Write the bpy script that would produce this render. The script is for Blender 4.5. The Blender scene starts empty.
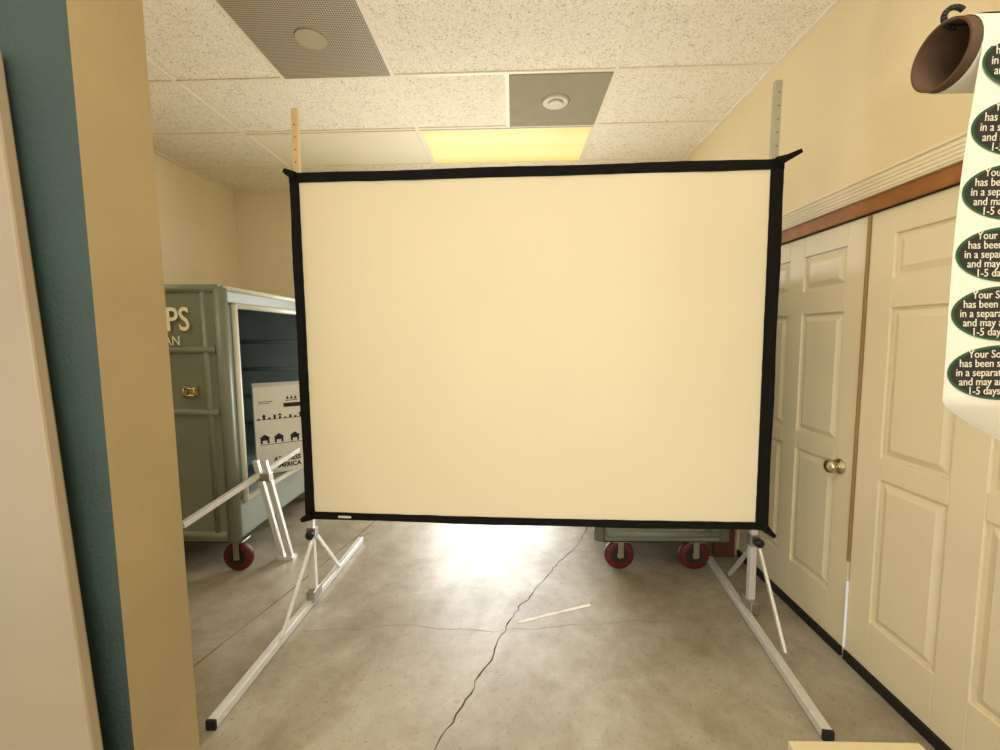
import bpy, bmesh, math, random
from mathutils import Vector, Matrix
random.seed(4)
S=bpy.context.scene
S.view_settings.view_transform='Standard'
COL=bpy.context.collection

# ---------------- materials ----------------
def lin(c):
    return tuple(((x/255)/12.92 if x/255<=0.04045 else (((x/255)+0.055)/1.055)**2.4) for x in c)+(1,)
def mat(name,rgb,rough=.6,metal=0,nscale=6,namt=.08,bump=0,bscale=80,emit=0,erGB=None,spec=.5):
    m=bpy.data.materials.new(name); m.use_nodes=True
    nt=m.node_tree; N=nt.nodes; L=nt.links; b=N['Principled BSDF']
    tc=N.new('ShaderNodeTexCoord'); no=N.new('ShaderNodeTexNoise')
    no.inputs['Scale'].default_value=nscale; no.inputs['Detail'].default_value=5
    L.new(tc.outputs['Object'],no.inputs['Vector'])
    cr=N.new('ShaderNodeValToRGB'); c=lin(rgb)
    cr.color_ramp.elements[0].position=.3; cr.color_ramp.elements[1].position=.7
    cr.color_ramp.elements[0].color=tuple(max(0,x*(1-namt)) for x in c[:3])+(1,)
    cr.color_ramp.elements[1].color=tuple(min(1,x*(1+namt)) for x in c[:3])+(1,)
    L.new(no.outputs['Fac'],cr.inputs['Fac']); L.new(cr.outputs['Color'],b.inputs['Base Color'])
    b.inputs['Roughness'].default_value=rough; b.inputs['Metallic'].default_value=metal
    b.inputs['Specular IOR Level'].default_value=spec
    if bump:
        n2=N.new('ShaderNodeTexNoise'); n2.inputs['Scale'].default_value=bscale
        L.new(tc.outputs['Object'],n2.inputs['Vector'])
        bp=N.new('ShaderNodeBump'); bp.inputs['Strength'].default_value=bump; bp.inputs['Distance'].default_value=.01
        L.new(n2.outputs['Fac'],bp.inputs['Height']); L.new(bp.outputs['Normal'],b.inputs['Normal'])
    if emit:
        b.inputs['Emission Color'].default_value=lin(erGB or rgb); b.inputs['Emission Strength'].default_value=emit
    return m
M={}
M['wall']=mat('wall_paint',(230,213,172),.75,0,1.5,.04,.15,120)
M['wall_back']=mat('wall_paint_pale',(237,224,192),.75,0,1.5,.04,.15,120)
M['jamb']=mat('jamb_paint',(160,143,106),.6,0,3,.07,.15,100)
M['teal']=mat('teal_paint',(50,68,64),.6,0,3,.15,.2,100)
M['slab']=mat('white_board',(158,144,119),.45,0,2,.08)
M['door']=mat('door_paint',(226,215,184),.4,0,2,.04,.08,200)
M['trim']=mat('trim_paint',(232,220,190),.45,0,3,.04)
M['brown']=mat('header_wood',(150,95,42),.45,0,12,.2)
M['screen']=mat('screen_fabric',(236,227,196),.8,0,1.2,.02)
M['black']=mat('black_fabric',(18,16,15),.85,0,30,.3,.2,200,spec=.2)
M['rubber']=mat('black_rubber',(14,14,15),.6,0,30,.2)
M['alu']=mat('aluminium',(228,228,225),.35,.45,40,.06)
M['alu_w']=mat('tan_post',(222,198,150),.45,.1,10,.06)
M['alu_g']=mat('grey_post',(186,180,158),.4,.3,10,.06)
M['hole']=mat('hole_dark',(70,62,48),.8)
M['cart']=mat('cart_plastic',(116,123,108),.42,0,4,.08,.1,60)
M['cart_in']=mat('cart_inner',(120,134,142),.55,0,3,.15)
M['cart_rail']=mat('cart_rail',(215,216,205),.4,0,5,.06)
M['red']=mat('red_wheel',(88,16,22),.5,0,20,.1)
M['hubdark']=mat('hub_dark',(45,34,32),.5,.3,20,.1)
M['steel']=mat('steel',(170,168,160),.35,.9,20,.1)
M['brass']=mat('satin_nickel_brass',(196,184,150),.25,.95,20,.1)
M['box']=mat('carton_white',(226,222,212),.7,0,8,.04)
M['ink']=mat('black_ink',(22,22,24),.7)
M['cream_ink']=mat('cream_ink',(240,234,205),.6)
M['card']=mat('cardboard',(82,56,30),.7,0,25,.15)
M['kraft']=mat('brown_board',(92,48,26),.6,0,18,.15)
M['paper']=mat('label_paper',(220,214,194),.5,0,10,.02)
M['green']=mat('label_green',(34,84,50),.5,0,10,.05)
M['dark']=mat('label_dark',(22,27,26),.5,0,10,.05)
M['tbar']=mat('tbar_white',(238,228,202),.5,0,10,.03)
M['lens_off']=mat('light_lens_off',(240,230,205),.4,0,80,.05)
def lens_mat():
    m=bpy.data.materials.new('light_lens_on'); m.use_nodes=True
    nt=m.node_tree;N=nt.nodes;L=nt.links;b=N['Principled BSDF']
    b.inputs['Base Color'].default_value=lin((120,110,80)); b.inputs['Roughness'].default_value=.35
    tc=N.new('ShaderNodeTexCoord'); sp=N.new('ShaderNodeSeparateXYZ'); L.new(tc.outputs['Generated'],sp.inputs[0])
    cr=N.new('ShaderNodeValToRGB'); e=cr.color_ramp.elements
    lo=lin((250,214,110)); hi=lin((255,236,155))
    e[0].position=0; e[0].color=lo; e[1].position=1; e[1].color=lo
    for p,c in ((.25,hi),(.42,hi),(.5,lin((254,231,145))),(.6,hi),(.78,hi)): x=e.new(p); x.color=c
    L.new(sp.outputs['Y'],cr.inputs['Fac']); L.new(cr.outputs['Color'],b.inputs['Emission Color']); b.inputs['Emission Strength'].default_value=.9
    return m
M['lens_on']=lens_mat()
M['crack']=mat('crack',(60,50,38),.9,0,40,.3)
M['joint']=mat('crack_soft',(104,86,62),.9,0,40,.3)
M['scuff']=mat('scuff',(225,220,205),.7,0,60,.1)
M['creamtop']=mat('cream_laminate',(200,187,152),.45,0,5,.04)

def ceiling_mat():
    m=bpy.data.materials.new('ceiling_tile'); m.use_nodes=True
    nt=m.node_tree;N=nt.nodes;L=nt.links;b=N['Principled BSDF']; b.inputs['Roughness'].default_value=.9
    tc=N.new('ShaderNodeTexCoord'); no=N.new('ShaderNodeTexNoise'); no.inputs['Scale'].default_value=48; no.inputs['Detail'].default_value=2
    no.inputs['Distortion'].default_value=1.0
    L.new(tc.outputs['Object'],no.inputs['Vector'])
    cr=N.new('ShaderNodeValToRGB'); e=cr.color_ramp.elements
    hi=lin((247,238,217)); lo=lin((168,151,120))
    e[0].position=.0; e[0].color=hi; e[1].position=1; e[1].color=hi
    for p,c in ((.455,hi),(.478,lo),(.490,lo),(.51,hi)):
        x=e.new(p); x.color=c
    L.new(no.outputs['Fac'],cr.inputs['Fac']) 
    n3=N.new('ShaderNodeTexNoise'); n3.inputs['Scale'].default_value=9; L.new(tc.outputs['Object'],n3.inputs['Vector'])
    mx=N.new('ShaderNodeMix'); mx.data_type='RGBA'; 
    mr=N.new('ShaderNodeMapRange'); mr.inputs[1].default_value=.35; mr.inputs[2].default_value=.65; mr.inputs[3].default_value=.0;mr.inputs[4].default_value=.4
    L.new(n3.outputs['Fac'],mr.inputs[0]); L.new(mr.outputs[0],mx.inputs['Factor'])
    L.new(cr.outputs['Color'],mx.inputs['A']); mx.inputs['B'].default_value=hi
    L.new(mx.outputs['Result'],b.inputs['Base Color'])
    bp=N.new('ShaderNodeBump'); bp.inputs['Strength'].default_value=.3; bp.inputs['Distance'].default_value=.004
    L.new(cr.outputs['Color'],bp.inputs['Height']); L.new(bp.outputs['Normal'],b.inputs['Normal'])
    return m
M['tile']=ceiling_mat()
def perf_mat(name,base,hole,scale,size):
    m=bpy.data.materials.new(name); m.use_nodes=True
    nt=m.node_tree;N=nt.nodes;L=nt.links;b=N['Principled BSDF']; b.inputs['Roughness'].default_value=.5
    tc=N.new('ShaderNodeTexCoord'); v=N.new('ShaderNodeTexVoronoi'); v.voronoi_dimensions='2D'; v.inputs['Scale'].default_value=scale; v.inputs['Randomness'].default_value=0
    L.new(tc.outputs['Object'],v.inputs['Vector'])
    cr=N.new('ShaderNodeValToRGB'); e=cr.color_ramp.elements
    e[0].position=size; e[0].color=lin(hole); e[1].position=size+.08; e[1].color=lin(base)
    L.new(v.outputs['Distance'],cr.inputs['Fac']); L.new(cr.outputs['Color'],b.inputs['Base Color'])
    return m
M['perf']=perf_mat('perforated_metal',(182,168,140),(78,70,58),90,.3)
M['grille']=mat('vent_grey',(158,150,128),.9,0,10,.05,spec=.1)
def floor_mat():
    m=bpy.data.materials.new('concrete'); m.use_nodes=True
    nt=m.node_tree;N=nt.nodes;L=nt.links;b=N['Principled BSDF']
    tc=N.new('ShaderNodeTexCoord')
    def noise(s,d=6,dist=0):
        n=N.new('ShaderNodeTexNoise'); n.inputs['Scale'].default_value=s; n.inputs['Detail'].default_value=d; n.inputs['Distortion'].default_value=dist
        n.inputs['Roughness'].default_value=.65
        L.new(tc.outputs['Object'],n.inputs['Vector']); return n
    a=noise(1.6,10,.4); c=noise(6,14,.3); d=noise(70,5)
    cr=N.new('ShaderNodeValToRGB'); e=cr.color_ramp.elements
    e[0].position=.34; e[0].color=lin((134,123,100)); e[1].position=.64; e[1].color=lin((168,162,146))
    L.new(a.outputs['Fac'],cr.inputs['Fac'])
    cr2=N.new('ShaderNodeValToRGB'); e=cr2.color_ramp.elements
    e[0].position=.34; e[0].color=(.74,.71,.65,1); e[1].position=.58; e[1].color=(1,1,1,1)
    L.new(c.outputs['Fac'],cr2.inputs['Fac'])
    mx=N.new('ShaderNodeMix'); mx.data_type='RGBA'; mx.blend_type='MULTIPLY'; mx.inputs['Factor'].default_value=.85
    L.new(cr.outputs['Color'],mx.inputs['A']); L.new(cr2.outputs['Color'],mx.inputs['B'])
    cr3=N.new('ShaderNodeValToRGB'); e=cr3.color_ramp.elements
    e[0].position=.30; e[0].color=(.5,.46,.4,1); e[1].position=.42; e[1].color=(1,1,1,1)
    L.new(d.outputs['Fac'],cr3.inputs['Fac'])
    mx2=N.new('ShaderNodeMix'); mx2.data_type='RGBA'; mx2.blend_type='MULTIPLY'; mx2.inputs['Factor'].default_value=.75
    L.new(mx.outputs['Result'],mx2.inputs['A']); L.new(cr3.outputs['Color'],mx2.inputs['B'])
    L.new(mx2.outputs['Result'],b.inputs['Base Color'])
    mr=N.new('ShaderNodeMapRange'); mr.inputs[1].default_value=.3; mr.inputs[2].default_value=.7; mr.inputs[3].default_value=.48; mr.inputs[4].default_value=.36
    L.new(c.outputs['Fac'],mr.inputs[0]); L.new(mr.outputs[0],b.inputs['Roughness'])
    bp=N.new('ShaderNodeBump'); bp.inputs['Strength'].default_value=.06; bp.inputs['Distance'].default_value=.005
    L.new(c.outputs['Fac'],bp.inputs['Height']); L.new(bp.outputs['Normal'],b.inputs['Normal'])
    return m
M['floor']=floor_mat()

# ---------------- mesh helpers ----------------
def finish(bm,name,m,parent=None,bevel=0,smooth=False,seg=2,props=None):
    bmesh.ops.recalc_face_normals(bm,faces=bm.faces[:])
    vs=[v.co for v in bm.verts]
    mn=Vector((min(v.x for v in vs),min(v.y for v in vs),min(v.z for v in vs)))
    mxx=Vector((max(v.x for v in vs),max(v.y for v in vs),max(v.z for v in vs)))
    o0=Vector(((mn.x+mxx.x)/2,(mn.y+mxx.y)/2,mn.z))
    for v in bm.verts: v.co-=o0
    me=bpy.data.meshes.new(name); bm.to_mesh(me); bm.free()
    ms=m if isinstance(m,list) else [m]
    for x in ms: me.materials.append(x)
    if smooth:
        for p in me.polygons: p.use_smooth=True
    o=bpy.data.objects.new(name,me); COL.objects.link(o); o.location=o0
    if bevel:
        md=o.modifiers.new('bevel','BEVEL'); md.width=bevel; md.segments=seg; md.limit_method='ANGLE'
    if parent is not None:
        par(o,parent)
    if props:
        for k,v in props.items(): o[k]=v
    return o
def wloc(o):
    l=Vector(o.location)
    while o.parent: o=o.parent; l+=Vector(o.location)
    return l
def par(o,p):
    o.parent=p; o.location=Vector(o.location)-wloc(p)
def empty(name,loc,label,cat,group=None):
    e=bpy.data.objects.new(name,None); COL.objects.link(e); e.location=loc; e.empty_display_size=.1
    e['label']=label; e['category']=cat
    if group: e['group']=group
    return e
def sub_empty(name,loc,parent):
    e=bpy.data.objects.new(name,None); COL.objects.link(e); e.location=loc; e.empty_display_size=.05
    par(e,parent); return e
def abox(bm,x0,x1,y0,y1,z0,z1,mi=0):
    vs=[bm.verts.new((x,y,z)) for x in (x0,x1) for y in (y0,y1) for z in (z0,z1)]
    for f in ((0,1,3,2),(4,6,7,5),(0,4,5,1),(2,3,7,6),(0,2,6,4),(1,5,7,3)):
        fc=bm.faces.new([vs[i] for i in f]); fc.material_index=mi
def frame_m(a,b,roll=0):
    a=Vector(a);b=Vector(b);d=(b-a).normalized()
    up=Vector((0,0,1)) if abs(d.z)<.9 else Vector((1,0,0))
    x=up.cross(d).normalized(); y=d.cross(x)
    return Matrix(((x.x,y.x,d.x,a.x),(x.y,y.y,d.y,a.y),(x.z,y.z,d.z,a.z),(0,0,0,1))),(b-a).length
def abar(bm,a,b,w,h=None,mi=0):
    h=h or w; m,l=frame_m(a,b)
    vs=[bm.verts.new(m@Vector((x,y,z))) for x in (-w/2,w/2) for y in (-h/2,h/2) for z in (0,l)]
    for f in ((0,1,3,2),(4,6,7,5),(0,4,5,1),(2,3,7,6),(0,2,6,4),(1,5,7,3)):
        fc=bm.faces.new([vs[i] for i in f]); fc.material_index=mi
def acyl(bm,a,b,r,r2=None,n=20,mi=0):
    r2=r if r2 is None else r2; m,l=frame_m(a,b)
    A=[bm.verts.new(m@Vector((r*math.cos(t*2*math.pi/n),r*math.sin(t*2*math.pi/n),0))) for t in range(n)]
    B=[bm.verts.new(m@Vector((r2*math.cos(t*2*math.pi/n),r2*math.sin(t*2*math.pi/n),l))) for t in range(n)]
    for i in range(n):
        f=bm.faces.new((A[i],A[(i+1)%n],B[(i+1)%n],B[i])); f.smooth=True; f.material_index=mi
    f=bm.faces.new(A); f.material_index=mi; f=bm.faces.new(B[::-1]); f.material_index=mi
def lathe(bm,a,axis_b,prof,n=28,mi=0):
    m,l=frame_m(a,axis_b); rings=[]
    for d,r in prof:
        rings.append([bm.verts.new(m@Vector((r*math.cos(t*2*math.pi/n),r*math.sin(t*2*math.pi/n),d))) for t in range(n)])
    for k in range(len(rings)-1):
        for i in range(n):
            f=bm.faces.new((rings[k][i],rings[k][(i+1)%n],rings[k+1][(i+1)%n],rings[k+1][i])); f.smooth=True; f.material_index=mi
    return rings
def box(name,x0,x1,y0,y1,z0,z1,m,parent=None,bevel=0,props=None):
    bm=bmesh.new(); abox(bm,x0,x1,y0,y1,z0,z1); return finish(bm,name,m,parent,bevel,props=props)
def text(body,size,origin,xdir,ydir,m,parent,name='lettering',align='CENTER',sx=1,bold=0,label=None):
    cu=bpy.data.curves.new('t','FONT'); cu.body=body; cu.size=size; cu.align_x=align; cu.align_y='CENTER'; cu.extrude=.0004; cu.offset=bold; cu.resolution_u=3
    ob=bpy.data.objects.new('t',cu); COL.objects.link(ob)
    bpy.context.view_layer.update()
    me=bpy.data.meshes.new_from_object(ob.evaluated_get(bpy.context.evaluated_depsgraph_get()))
    bpy.data.objects.remove(ob)
    x=Vector(xdir).normalized(); y=Vector(ydir).normalized(); z=x.cross(y); o=Vector(origin)
    bm=bmesh.new(); bm.from_mesh(me)
    for v in bm.verts:
        v.co=o+x*v.co.x*sx+y*v.co.y+z*v.co.z
    r=finish(bm,name,m,parent)
    if label: r['label']=label
    return r
ST={'kind':'structure'}

# ---------------- room ----------------
CZ=2.925; XR=1.465; XL=-2.8; YB=4.42
floor=box('floor',XL-.1,XR+.12,-2.0,YB+1.6,-.08,0,M['floor'],props=ST)
box('ceiling',XL-.1,XR+.12,-2.0,YB+.1,CZ,CZ+.06,M['tile'],props=ST)
Yl=[2.55-.62*k for k in range(7,0,-1)]+[2.55,3.17,3.79]
bm=bmesh.new(); w=.011
for y in Yl: abox(bm,XL,XR,y-w,y+w,CZ-.006,CZ+.002)
for x in (-1.92,-.665,.59): abox(bm,x-w,x+w,-1.9,YB,CZ-.0065,CZ+.002)
abox(bm,-1.29-w,-1.29+w,1.93,2.55,CZ-.0065,CZ+.002)
abox(bm,-.02-w,-.02+w,2.55,3.17,CZ-.0065,CZ+.002)
abox(bm,XL,XL+.022,-1.9,YB,CZ-.012,CZ); abox(bm,XR-.022,XR,-1.9,YB,CZ-.012,CZ); abox(bm,XL,XR,YB-.022,YB,CZ-.012,CZ)
finish(bm,'trim_1',M['tbar'],props=ST)
box('wall_left',XL-.1,XL,1.2,YB+.1,0,CZ,M['wall_back'],props=ST)
bm=bmesh.new()
abox(bm,XL,-.95,YB,YB+.1,0,CZ); abox(bm,.45,XR+.1,YB,YB+.1,0,CZ); abox(bm,-.95,.45,YB,YB+.1,2.1,CZ)
finish(bm,'wall_back',M['wall_back'],props=ST)
DY0,DYM,DY1,DH=.95,1.855,2.76,1.935
bm=bmesh.new()
abox(bm,XR,XR+.12,-2.0,DY0,0,CZ); abox(bm,XR,XR+.12,DY1,YB,0,CZ); abox(bm,XR,XR+.12,DY0,DY1,DH,CZ)
finish(bm,'wall_right',M['wall'],props=ST)
PX=-.975
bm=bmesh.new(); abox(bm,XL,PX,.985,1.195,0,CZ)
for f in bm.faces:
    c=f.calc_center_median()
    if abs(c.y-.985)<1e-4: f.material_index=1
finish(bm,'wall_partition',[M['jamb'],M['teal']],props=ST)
bm=bmesh.new()
abox(bm,XR-.03,XR,.75,2.86,1.995,2.07)
for z in (2.005,2.02,2.035,2.05): acyl(bm,(XR-.03,.75,z+.002),(XR-.03,2.86,z+.002),.006,n=8)
abox(bm,XR-.038,XR,.75,2.86,2.067,2.078)
finish(bm,'trim_2',M['trim'],props=ST)
box('trim_3',XR-.016,XR+.02,.75,2.86,1.935,1.995,M['brown'],bevel=.004,props=ST)

def door(name,y0,y1,knob_y=None):
    bm=bmesh.new(); xf=XR+.008
    abox(bm,xf+.012,xf+.045,y0,y1,.012,DH-.005)
    rows=[(.25,.86),(.95,1.545),(1.66,1.83)]
    st=.115; pw=((y1-y0)-3*st)/2
    cols=[(y0+st,y0+st+pw),(y0+2*st+pw,y1-st)]
    for a,b in ((y0,y0+st),(cols[0][1],cols[1][0]),(y1-st,y1)): abox(bm,xf,xf+.013,a,b,.012,DH-.005)
    zs=[.012]+[z for r in rows for z in r]+[DH-.005]
    for a,b in cols:
        for k in range(0,len(zs),2): abox(bm,xf,xf+.013,a,b,zs[k],zs[k+1])
        for z0,z1 in rows:
            o=.012;i=.04
            A=[(xf+.0125,a+o,z0+o),(xf+.0125,b-o,z0+o),(xf+.0125,b-o,z1-o),(xf+.0125,a+o,z1-o)]
            B=[(xf+.001,a+i,z0+i),(xf+.001,b-i,z0+i),(xf+.001,b-i,z1-i),(xf+.001,a+i,z1-i)]
            va=[bm.verts.new(p) for p in A]; vb=[bm.verts.new(p) for p in B]
            bm.faces.new(vb)
            for q in range(4): bm.faces.new((va[q],va[(q+1)%4],vb[(q+1)%4],vb[q]))
    d=finish(bm,name,M['door'],bevel=.003,props=ST)
    box('door_sweep',xf-.012,xf,y0+.005,y1-.005,.003,.045,M['rubber'],d)
    if knob_y:
        bm=bmesh.new(); z=.85
        lathe(bm,(xf,knob_y,z),(xf-1,knob_y,z),[(0,0.001),(0,.036),(.005,.034),(.009,.016),(.018,.013),(.024,.022),(.032,.030),(.042,.032),(.052,.028),(.058,.018),(.060,.0)])
        finish(bm,'door_knob',M['brass'],d,smooth=True)
    return d
door('door_1',DY0+.004,DYM-.006)
d2=door('door_2',DYM+.004,DY1-.004,DYM+.088)
box('weatherstrip_and_gap_light',XR-.0,XR+.010,DYM-.004,DYM+.006,.45,DH-.01,mat('astragal',(150,125,80),.5),d2)
box('weatherstrip_and_gap_light',XR-.0,XR+.010,DYM-.004,DYM-.001,.05,.36,mat('gap_daylight_glow',(225,225,225),.5,emit=.2,erGB=(235,240,255)),d2)  # pale glowing strip stands in for daylight leaking between the doors

def crack(path,wd,m,jit=.012,sub=7,z=.0008):
    pts=[]
    for (a,b) in zip(path[:-1],path[1:]):
        a=Vector(a);b=Vector(b);n=Vector((-(b-a).y,(b-a).x)).normalized()
        for k in range(sub):
            p=a.lerp(b,k/sub)+n*random.uniform(-jit,jit)*(1 if k else .3); pts.append(p)
    pts.append(Vector(path[-1]))
    bm=bmesh.new(); prev=None
    for i,p in enumerate(pts):
        q=pts[min(i+1,len(pts)-1)]-pts[max(i-1,0)]; n=Vector((-q.y,q.x)).normalized()
        ww=wd*random.uniform(.4,1.3)
        a=bm.verts.new((p.x+n.x*ww,p.y+n.y*ww,z)); b=bm.verts.new((p.x-n.x*ww,p.y-n.y*ww,z))
        if prev: bm.faces.new((prev[0],prev[1],b,a))
        prev=(a,b)
    finish(bm,'crack',m,floor)
crack([(-.33,1.25),(-.28,1.39),(-.20,1.6),(-.12,1.78),(-.06,1.98),(0,2.15),(.09,2.29),(.20,2.5),(.27,2.64),(.42,2.85),(.55,3.15),(.75,3.9)],.0028,M['crack'],.011,6)
crack([(-1.55,1.2),(-1.42,1.78),(-1.27,2.43),(-1.15,3.0),(-1.0,3.9)],.0034,M['joint'],.003)
crack([(-1.05,1.98),(-.6,2.04),(-.1,2.0),(.35,2.06),(.95,2.12)],.0009,M['joint'],.012)
crack([(.02,2.07),(.41,2.22)],.009,M['scuff'],.002)

# ---------------- ceiling fixtures ----------------
v=empty('ceiling_vent',(-.98,2.24,CZ-.01),'perforated square return air vent with round centre plate in tiled ceiling','vent')
box('perforated_panel',-1.278,-.677,1.942,2.538,CZ-.011,CZ-.001,M['perf'],v,bevel=.002)
bm=bmesh.new(); acyl(bm,(-.98,2.22,CZ-.011),(-.98,2.22,CZ-.016),.075,.072,n=36); finish(bm,'centre_plate',mat('plate_tan',(178,163,134),.5),v)
v=empty('ceiling_vent',(.28,2.86,CZ-.01),'grey square ceiling air diffuser with round white centre','vent')
box('diffuser_panel',-.008,.578,2.562,3.158,CZ-.011,CZ-.001,M['grille'],v,bevel=.002)
bm=bmesh.new()
acyl(bm,(.28,2.84,CZ-.011),(.28,2.84,CZ-.024),.09,.075,n=36); acyl(bm,(.28,2.84,CZ-.024),(.28,2.84,CZ-.034),.05,.045,n=36)
finish(bm,'centre_plate',mat('plate_white',(196,187,160),.5),v)
def troffer(x0,x1,y0,y1,on,label,m):
    r=empty('ceiling_light',((x0+x1)/2,(y0+y1)/2,CZ-.012),label,'ceiling light')
    bm=bmesh.new(); t=.014
    for a in ((x0,x1,y0,y0+t),(x0,x1,y1-t,y1),(x0,x0+t,y0+t,y1-t),(x1-t,x1,y0+t,y1-t)): abox(bm,*a,CZ-.012,CZ-.001)
    finish(bm,'fixture_frame',M['tbar'],r)
    box('light_lens',x0+t,x1-t,y0+t,y1-t,CZ-.006,CZ-.001,m,r)
troffer(-.653,.578,3.182,3.778,True,'lit rectangular fluorescent ceiling light with yellow glowing lens',M['lens_on'])
troffer(-1.908,-.677,3.182,3.778,False,'unlit rectangular ceiling light with smooth cream lens',M['lens_off'])
M['fill_lamp']=mat('fill_lamp_lens',(255,240,205),.4,0,90,.03,emit=8.6,erGB=(255,241,216))  # bright lens for the added, unseen ceiling fill lights
for y in (.082,-1.158):
    troffer(-.653,.578,y,y+.596,True,'added rectangular ceiling fill light with white lens, out of view',M['fill_lamp'])  # added lights out of view, there to brighten the room
troffer(-2.70,-2.06,1.322,1.918,True,'added square ceiling fill light with white lens, hidden behind partition',M['fill_lamp'])  # added light hidden behind the partition to brighten the alcove

# ---------------- projection screen ----------------
root=empty('projection_screen',(.08,2.2,0),'large folding-frame projection screen with black border on aluminium legs','projection screen')
A=Vector((-1.110,2.20,0)); B=Vector((1.264,2.11,0)); ex=(B-A).normalized(); W=(B-A).length
ey=Vector((ex.y,-ex.x,0))
Z0,Z1=.490,2.270
def P(s,z,d=0):
    q=A+ex*s+ey*d; 
    sag=-.008*math.sin(math.pi*s/W)*(1-(z-Z0)/(Z1-Z0)) 
    return Vector((q.x,q.y,z-.014*s/W+sag))
bm=bmesh.new(); nx,nz=48,32; g=[]
for i in range(nx+1):
    row=[]
    for j in range(nz+1):
        s=.03+(W-.06)*i/nx; z=Z0+.03+(Z1-Z0-.06)*j/nz
        ed=min(j,nz-j)/nz
        row.append(bm.verts.new(P(s,z,.003*math.sin(i*.4)*math.sin(j*.26)+.0012*math.sin(i*1.3+j*.2)*math.exp(-ed*8))))
    g.append(row)
for i in range(nx):
    for j in range(nz): bm.faces.new((g[i][j],g[i+1][j],g[i+1][j+1],g[i][j+1]))
finish(bm,'screen_surface',M['screen'],root,smooth=True)
zz=Vector((0,0,1))
def border(s0,z0,s1,z1,wd,inner):
    bm=bmesh.new(); n=48; prev=None
    for k in range(n+1):
        t=k/n; c=P(s0+(s1-s0)*t,z0+(z1-z0)*t)
        j0=.0014*math.sin(t*17+z0*3)+random.uniform(-.0006,.0006); j1=random.uniform(-.0006,.0006)
        o=c-inner*j0*1.2; i=c+inner*(wd+j1)
        vs=[bm.verts.new(o+ey*.008),bm.verts.new(i+ey*.008),bm.verts.new(i-ey*.012),bm.verts.new(o-ey*.012)]
        if prev:
            for q in range(4): bm.faces.new((prev[q],prev[(q+1)%4],vs[(q+1)%4],vs[q]))
        else: bm.faces.new(vs[::-1])
        prev=vs
    bm.faces.new(prev)
    return finish(bm,'border',M['black'],root)
border(0,Z1,W,Z1,.046,-zz); border(0,Z0,W,Z0,.038,zz)
border(0,Z0,0,Z1,.048,ex); border(W,Z0,W,Z1,.058,-ex)
def tab(s,z,dirs):
    bm=bmesh.new(); c=P(s,z,.002); d=(ex*dirs[0]+zz*dirs[1]).normalized(); n=ex*dirs[1]-zz*dirs[0]; n.normalize()
    pts=[c-n*.022-d*.03,c+n*.022-d*.03,c+n*.015+d*.02,c+n*.010+d*dirs[2],c-n*.008+d*dirs[2],c-n*.012+d*.015]
    f=[bm.verts.new(p+ey*.010) for p in pts]; b=[bm.verts.new(p-ey*.014) for p in pts]
    bm.faces.new(f); bm.faces.new(b[::-1])
    for i in range(6): bm.faces.new((f[i],b[i],b[(i+1)%6],f[(i+1)%6]))
    finish(bm,'corner_tab',M['black'],root)
tab(0,Z1,(-1,.5,.03)); tab(W,Z1,(1,.45,.08)); tab(0,Z0,(-1,-.5,.03)); tab(W,Z0,(1,-.9,.05))
bm=bmesh.new(); a=P(.18,Z0+.012,.012);b=P(.25,Z0+.012,.012)
f=[bm.verts.new(p) for p in (a,b,b+zz*.012,a+zz*.012)]; bm.faces.new(f); finish(bm,'fabric_label',M['paper'],root)
def stand(px,py,ztop,leg0,leg1,pm,tx=0):
    zc_=.45
    bm=bmesh.new(); abar(bm,(px,py,zc_),(px+tx,py,ztop),.026,.03)
    z=2.33
    while z<ztop-.02:
        xx=px+tx*z/ztop
        acyl(bm,(xx,py-.0155,z),(xx,py-.0162,z),.0035,n=10,mi=1); z+=.06
    o=finish(bm,'post',[pm,M['hole']],root)
    bm=bmesh.new(); abar(bm,(px,py,.05),(px,py,zc_+.02),.028,.032); finish(bm,'lower_post',M['alu'],root)
    L0=Vector(leg0+(.020,)); L1=Vector(leg1+(.020,)); dl=(L1-L0).normalized()
    bm=bmesh.new(); abar(bm,L0,L1,.036,.036); leg=finish(bm,'leg',M['alu'],root,bevel=.003)
    for e,sg in ((L0,-1),(L1,1)):
        bm=bmesh.new(); abar(bm,e-dl*sg*.004,e+dl*sg*.008,.039,.039); finish(bm,'end_cap',M['rubber'],leg,bevel=.003)
    base=Vector((px,py,.05))
    bm=bmesh.new(); abox(bm,px-.022,px+.022,py-.05,py+.05,.025,.085); finish(bm,'bracket',M['steel'],root,bevel=.004)
    for sg,l in ((-1,.34),(1,.30)):
        q=base+dl*sg*l; q.z=.04
        bm=bmesh.new(); abar(bm,(px+.02,py-.005,.40),(q.x+.008,q.y,q.z),.012,.022); finish(bm,'brace',M['alu'],root,bevel=.002)
    bm=bmesh.new(); abox(bm,px-.02,px+.028,py-.022,py+.022,.37,.43); finish(bm,'bracket',M['steel'],root,bevel=.003)
    bm=bmesh.new(); lathe(bm,(px+.01,py-.02,.40),(px+.01,py-1,.40),[(0,.001),(0,.012),(.012,.012),(.014,.022),(.03,.022),(.034,.0)],n=12); finish(bm,'clamp_knob',M['rubber'],root)
stand(-1.10,2.225,2.59,(-1.13,1.45),(-1.09,2.93),M['alu_w'],.022)
stand(1.225,2.16,2.625,(1.115,1.45),(1.25,2.68),M['alu_g'],.025)

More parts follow.
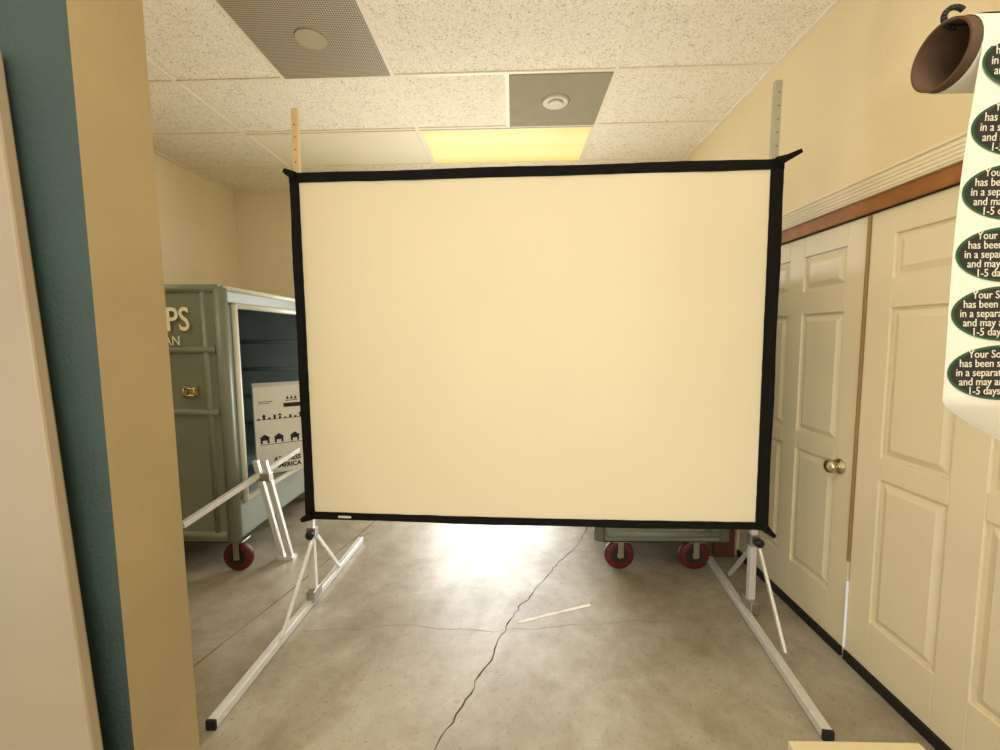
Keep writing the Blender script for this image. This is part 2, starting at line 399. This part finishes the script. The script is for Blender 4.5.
# ---------------- carts ----------------
def caster(x,y,root,h):
    c=sub_empty('caster',(x,y,0),root)
    r=.092
    bm=bmesh.new()
    lathe(bm,(x,y-.022,r),(x,y+1,r),[(0,.05),(0,r-.012),(.006,r-.002),(.012,r),(.032,r),(.038,r-.002),(.044,r-.012),(.044,.05)],n=32)
    finish(bm,'wheel',M['red'],c,smooth=False)
    bm=bmesh.new()
    acyl(bm,(x,y-.024,r),(x,y+.024,r),.054,n=24)
    acyl(bm,(x,y-.034,r),(x,y+.034,r),.016,n=14,mi=1)
    finish(bm,'hub',[M['hubdark'],M['steel']],c)
    bm=bmesh.new()
    for s in (-1,1):
        abox(bm,x-.014,x+.022,y+s*.033-.003,y+s*.033+.003,r-.012,h-.008)
    abox(bm,x-.045,x+.055,y-.045,y+.045,h-.012,h)
    finish(bm,'fork',M['steel'],c,bevel=.002)
def cart(name_label,x0,x1,y0,y1,z0,z1,opn,ci=.13):
    r=empty('utility_cart',((x0+x1)/2,(y0+y1)/2,0),name_label,'cart')
    t=.04
    bm=bmesh.new()
    abox(bm,x0,x1,y0,y0+t,z0,z1)
    abox(bm,x0,x1,y1-t,y1,z0,z1)
    abox(bm,x0,x0+t,y0+t,y1-t,z0,z1)
    abox(bm,x0+t,x1-t,y0+t,y1-t,z0,z0+.05)
    abox(bm,x0+t,x1-t,y0+t,y1-t,z1-.04,z1)
    zl=z0+.25 if opn else z1
    abox(bm,x1-t,x1,y0+t,y1-t,z0,zl)
    if opn:
        abox(bm,x1-t,x1,y0+t,y1-t,z1-.10,z1)
        abox(bm,x1-t,x1,y0+t,y0+.11,zl,z1-.1); abox(bm,x1-t,x1,y1-.11,y1-t,zl,z1-.1)
    finish(bm,'body',M['cart'],r,bevel=.018,seg=4)
    if opn:
        box('shelf',x0+t,x1-t,y0+t+.002,y1-t-.002,zl-.03,zl,M['cart_in'],r)
        box('inner_liner',x0+t,x0+t+.01,y0+t+.002,y1-t-.002,zl,z1-.045,M['cart_in'],r)
        bm=bmesh.new(); abox(bm,x0+t+.01,x1-t-.005,y1-t-.012,y1-t,zl,z1-.045)
        for k in range(4): acyl(bm,(x0+t+.02,y1-t-.014,zl+.2+k*.25),(x1-t-.02,y1-t-.014,zl+.2+k*.25),.018,n=12)
        finish(bm,'inner_liner',M['cart_in'],r)
        bm=bmesh.new()
        for a,b in (((x1+.006,y0+.10,zl-.02),(x1+.006,y0+.10,z1-.10)),((x1+.006,y0+.10,z1-.105),(x1+.006,y1-.1,z1-.105)),((x1+.006,y0+.1,zl-.02),(x1+.006,y1-.1,zl-.02)),((x1+.006,y1-.1,zl-.02),(x1+.006,y1-.1,z1-.1))):
            acyl(bm,a,b,.018,n=14)
        acyl(bm,(x1+.006,y0+.03,z1-.012),(x1+.006,y1-.03,z1-.012),.014,n=14)
        finish(bm,'rail',M['cart_rail'],r)
    bm=bmesh.new()
    for z in (z0+.05,z0+(z1-z0)*.52,z0+(z1-z0)*.76):
        acyl(bm,(x0+.06,y0+.008,z),(x1-.05,y0+.008,z),.022,n=16)
    for x in (x0+.02,x1-.02):
        acyl(bm,(x,y0+.02,z0+.01),(x,y0+.02,z1-.01),.036,n=20)
    acyl(bm,(x1-.11,y0+.012,z0+.04),(x1-.11,y0+.012,z1-.03),.022,n=16)
    acyl(bm,(x0+.02,y0+.01,z1-.015),(x1-.01,y0+.01,z1-.015),.026,n=16)
    finish(bm,'molded_rib',M['cart'],r)
    box('underframe',x0+.05,x1-.05,y0+.04,y1-.04,z0-.02,z0+.004,M['hubdark'],r)
    for cx in (x0+ci,x1-ci):
        for cy in (y0+.10,y1-.12): caster(cx,cy,r,z0-.02)
    return r
c1=cart('tall grey-green molded plastic cart with open side and red casters',-2.55,-1.67,2.45,3.95,.225,1.755,True,.06)
c2=cart('grey-green molded plastic cart with red casters behind projection screen',.50,1.27,2.50,3.8,.215,1.75,False,.155)
fy=2.436
text('PS',.19,(-1.925,fy,1.56),(1,0,0),(0,0,1),M['cream_ink'],c1,align='CENTER',sx=.78,bold=.002)
text('AN',.078,(-1.965,fy,1.44),(1,0,0),(0,0,1),M['cream_ink'],c1,sx=.85)
hx=.03
bm=bmesh.new(); abox(bm,-1.955+hx,-1.865+hx,2.44,2.452,1.12,1.18); 
for a,b in (((-1.94,2.425,1.165),(-1.88,2.425,1.165)),((-1.94,2.425,1.165),(-1.945,2.42,1.125)),((-1.88,2.425,1.165),(-1.875,2.42,1.125)),((-1.945,2.42,1.125),(-1.875,2.42,1.125)),((-1.94,2.425,1.165),(-1.94,2.45,1.165)),((-1.88,2.425,1.165),(-1.88,2.45,1.165))):
    acyl(bm,(a[0]+hx,a[1],a[2]),(b[0]+hx,b[1],b[2]),.006,n=10)
finish(bm,'handle',M['brass'],c1)

BZ=.476; BT=1.11
Lp=Vector((-1.83,2.95,0)); dd=Vector((.84,.543,0)).normalized(); nn=Vector((dd.y,-dd.x,0)); BW=.40; BD=.34
bx=empty('cardboard_carton',tuple(Lp+dd*BW/2-nn*BD/2)[:2]+(BZ,),'white printed shipping carton standing inside the open cart','box')
def Q(s,z,o=0): p=Lp+dd*s+nn*o; return Vector((p.x,p.y,z))
bm=bmesh.new()
vs=[bm.verts.new(Q(s,z,o)) for s in (0,BW) for o in (0,-BD) for z in (BZ,BT)]
for f in ((0,1,3,2),(4,6,7,5),(0,4,5,1),(2,3,7,6),(0,2,6,4),(1,5,7,3)): bm.faces.new([vs[i] for i in f])
finish(bm,'carton_body',M['box'],bx,bevel=.004)
text('ADDRESS',.046,Q(.20,.575,.0012),dd,zz,M['ink'],bx,bold=.0018,sx=.92)
text('AMERICA',.046,Q(.20,.528,.0012),dd,zz,M['ink'],bx,bold=.0018,sx=.92)
def q4(bm,s0,s1,z0,z1): bm.faces.new([bm.verts.new(Q(s,z,.0012)) for s,z in ((s0,z0),(s1,z0),(s1,z1),(s0,z1))])
def t3(bm,s0,s1,z0,z1): bm.faces.new([bm.verts.new(Q(s,z,.0012)) for s,z in ((s0,z0),(s1,z0),((s0+s1)/2,z1))])
bm=bmesh.new()
q4(bm,.19,.30,.955,.985); q4(bm,.205,.285,1.0,1.005)
for k in range(3): t3(bm,.208+.026*k,.228+.026*k,1.012,1.04)
q4(bm,.01,.39,.872,.876)
hs=[.008,.02,.012,.03,.015,.008,.022,.012,.03,.018,.01]
for k,h in enumerate(hs): q4(bm,.02+k*.034,.035+k*.034,.876,.876+h); 
for k in (1,4,8): t3(bm,.012+k*.034,.043+k*.034,.896,.915)
for s in (.06,.15,.255,.34):
    q4(bm,s-.028,s-.015,.70,.735); q4(bm,s+.015,s+.028,.70,.735); q4(bm,s-.028,s+.028,.722,.74); t3(bm,s-.036,s+.036,.74,.768)
q4(bm,.03,.38,.69,.694)
q4(bm,.03,.12,1.0,1.005); q4(bm,.03,.10,.988,.992)
finish(bm,'printed_artwork',M['ink'],bx)

fs=empty('folded_leg_stand',(-1.5,2.68,0),'spare folding aluminium stand leaning beside the plastic cart','stand')
bm=bmesh.new(); abar(bm,(-1.70,2.08,.50),(-1.50,2.90,.68),.03); finish(bm,'crossbar',M['alu'],fs,bevel=.002)
for dx in (0,.055):
    bm=bmesh.new(); abar(bm,(-1.53+dx,2.69,.012),(-1.595+dx,2.56,.70),.026,.032); l=finish(bm,'leg',M['alu'],fs,bevel=.002)
    bm=bmesh.new(); abox(bm,-1.56+dx,-1.505+dx,2.665,2.72,0,.02); finish(bm,'foot',M['alu'],l)
bm=bmesh.new(); abox(bm,-1.61,-1.51,2.55,2.60,.57,.62); finish(bm,'bracket',M['steel'],fs,bevel=.003)

bb=box('fibreboard_sheet',1.31,1.44,2.74,2.78,0,.95,M['kraft'],bevel=.003)
bb['label']='dark brown fibreboard sheet standing between cart and doors'; bb['category']='board'
bm=bmesh.new()
w_=.75
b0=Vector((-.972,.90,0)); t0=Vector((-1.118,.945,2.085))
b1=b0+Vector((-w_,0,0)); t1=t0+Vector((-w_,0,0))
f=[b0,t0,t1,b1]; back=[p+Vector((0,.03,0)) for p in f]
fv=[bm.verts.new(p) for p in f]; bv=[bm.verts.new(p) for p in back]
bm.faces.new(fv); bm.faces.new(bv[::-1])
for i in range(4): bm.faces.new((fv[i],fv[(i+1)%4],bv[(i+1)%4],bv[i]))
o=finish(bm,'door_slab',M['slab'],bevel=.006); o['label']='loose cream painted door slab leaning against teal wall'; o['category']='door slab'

cb=empty('storage_box',(.78,.78,0),'low cream storage box with flat lid on concrete floor','box')
box('box_body',.63,.89,.66,.90,0,.50,M['creamtop'],cb,bevel=.004)
box('lid',.615,.905,.645,.915,.50,.533,M['creamtop'],cb,bevel=.005)

# ---------------- label roll ----------------
rr=empty('label_roll',(.92,.891,1.92),'roll of oval shipping stickers hanging with long unrolled tail','sticker roll')
cy,cz=.888,1.968
SH=lambda z: -.002+.026*(z-1.30)/.6
bm=bmesh.new(); n=40; R1,R0=.059,.055
xa,xb=.812,1.06
rings=[]
for (x,r) in ((xa,R0),(xa,R1),(xb,R1),(xb,R0)):
    rings.append([bm.verts.new((x,cy+r*math.cos(t*2*math.pi/n),cz+r*math.sin(t*2*math.pi/n))) for t in range(n)])
for k in range(4):
    for i in range(n):
        f=bm.faces.new((rings[k][i],rings[k][(i+1)%n],rings[(k+1)%4][(i+1)%n],rings[(k+1)%4][i])); f.smooth=(k in (1,3))
finish(bm,'cardboard_core',M['card'],rr)
R=.061
path=[]
for k in range(0,31): 
    t=math.pi+ -k/30*2*math.pi*.97
    path.append((cy+R*math.cos(t),cz+R*math.sin(t)))
path=path[::-1]
tail=[(cy-R,cz)]
zt=cz
while zt>1.20:
    zt-=.0125; tail.append((cy-R+.010*math.sin((cz-zt)*6),zt))
full=path+tail[1:]
bm=bmesh.new(); prev=None
for k,(y,z) in enumerate(full):
    s=SH(min(z,1.95)); l=.804+s
    if k<=30: l=.804+SH(1.95)
    rgt=1.02+s
    if z<1.315 and k>31: l=.804+s+.2*((1.315-z)/.115)**1.25
    l=min(l,1.015)
    a=bm.verts.new((l,y,z)); b=bm.verts.new((rgt,y,z))
    if prev: bm.faces.new((prev[0],prev[1],b,a))
    prev=(a,b)
o=finish(bm,'paper_strip',M['paper'],rr,smooth=True)
md=o.modifiers.new('s','SOLIDIFY'); md.thickness=.0006
lines=['Your Solar Panel','has been shipped','in a separate box','and may arrive','1-5 days later']
def yat(z): return cy-R+.010*math.sin((cz-z)*6)
for zc in (1.812,1.700,1.588,1.480,1.371,1.922):
    za,zb=zc-.02,zc+.02
    yv=Vector((0,yat(zb)-yat(za),zb-za)).normalized()
    if zc>1.85: yv=Vector((0,0,1))
    c=Vector((.908+SH(zc),yat(zc)-.0015,zc)); nrm=Vector((1,0,0)).cross(yv)
    for (rx,rz,off,m) in ((.101,.051,.0,M['green']),(.096,.0465,.0008,M['dark'])):
        bm=bmesh.new(); vv=[bm.verts.new(c+nrm*off+Vector((1,0,0))*rx*math.cos(t*2*math.pi/48)+yv*rz*math.sin(t*2*math.pi/48)) for t in range(48)]
        bm.faces.new(vv); ov=finish(bm,'sticker',m,rr)
    for k,s in enumerate(lines):
        text(s,.0205,c+nrm*.0016+yv*(.034-.017*k)+Vector((-.087+(.022,.006,.0,.006,.022)[k],0,0)),(1,0,0),yv,M['paper'],ov,name='lettering',align='LEFT',sx=.86)
for ang in (math.radians(92),math.radians(-5)):
    for (rx,rz,off,m) in ((.095,.050,.0015,M['green']),(.091,.0465,.0022,M['dark'])):
        bm=bmesh.new(); RR=R+off; cc=.935
        cols_=[]
        for k in range(25):
            x=-1+2*k/24; h=math.sqrt(max(0,1-x*x))*rz+1e-4; col=[]
            for j in range(9):
                a=ang+((j/8)*2-1)*h/R
                col.append(bm.verts.new((cc+x*rx,cy+RR*math.cos(a),cz+RR*math.sin(a))))
            cols_.append(col)
        for k in range(24):
            for j in range(8): bm.faces.new((cols_[k][j],cols_[k+1][j],cols_[k+1][j+1],cols_[k][j+1]))
        finish(bm,'sticker',m,rr,smooth=True)
hz=cz+R0-.005
hk=empty('wall_hook',(XR,cy,hz),'black curled metal rod hook fixed to cream wall','hook')
bm=bmesh.new()
x_=.835
pts=[Vector((XR,cy,hz)),Vector((x_,cy,hz))]+[Vector((x_-.02*math.sin(t),cy-.0,hz+.018-.018*math.cos(t))) for t in [k*math.pi*1.25/12 for k in range(1,13)]]
for a,b in zip(pts[:-1],pts[1:]): acyl(bm,a,b,.005,n=10)
finish(bm,'rod',M['rubber'],hk)
bm=bmesh.new(); acyl(bm,(XR,cy,hz),(XR-.008,cy,hz),.03,n=24); finish(bm,'mounting_plate',M['rubber'],hk)

# ---------------- light ----------------
wd=bpy.data.worlds.new('w'); S.world=wd; wd.use_nodes=True
bg=wd.node_tree.nodes['Background']; bg.inputs[0].default_value=(1,.96,.885,1); bg.inputs[1].default_value=1.3
def area(name,loc,target,sx,sy,power,col):
    l=bpy.data.lights.new(name,'AREA'); l.shape='RECTANGLE'; l.size=sx; l.size_y=sy; l.energy=power; l.color=col
    o=bpy.data.objects.new(name,l); COL.objects.link(o); o.location=loc
    o.rotation_euler=(Vector(target)-Vector(loc)).to_track_quat('-Z','Y').to_euler()
area('rear_doorway_daylight',(-.25,4.9,1.1),(-.1,3.0,.4),1.35,1.9,105,(1,.99,.98))
area('added_front_fill',(0,-1.9,1.7),(0,2,1.2),2.6,1.8,28,(1,.95,.86))  # unseen fill added behind the camera to brighten the room

# ---------------- camera ----------------
cam=bpy.data.cameras.new('camera'); co=bpy.data.objects.new('camera',cam); COL.objects.link(co)
cam.sensor_fit='HORIZONTAL'; cam.sensor_width=36; cam.lens=430/1000*36; cam.clip_start=.02
R=Matrix.Rotation(math.radians(1.7),4,'Z')@Matrix.Rotation(math.radians(90-5.0),4,'X')@Matrix.Rotation(math.radians(-.55),4,'Z')
co.matrix_world=Matrix.Translation((0,0,1.445))@R
S.camera=co
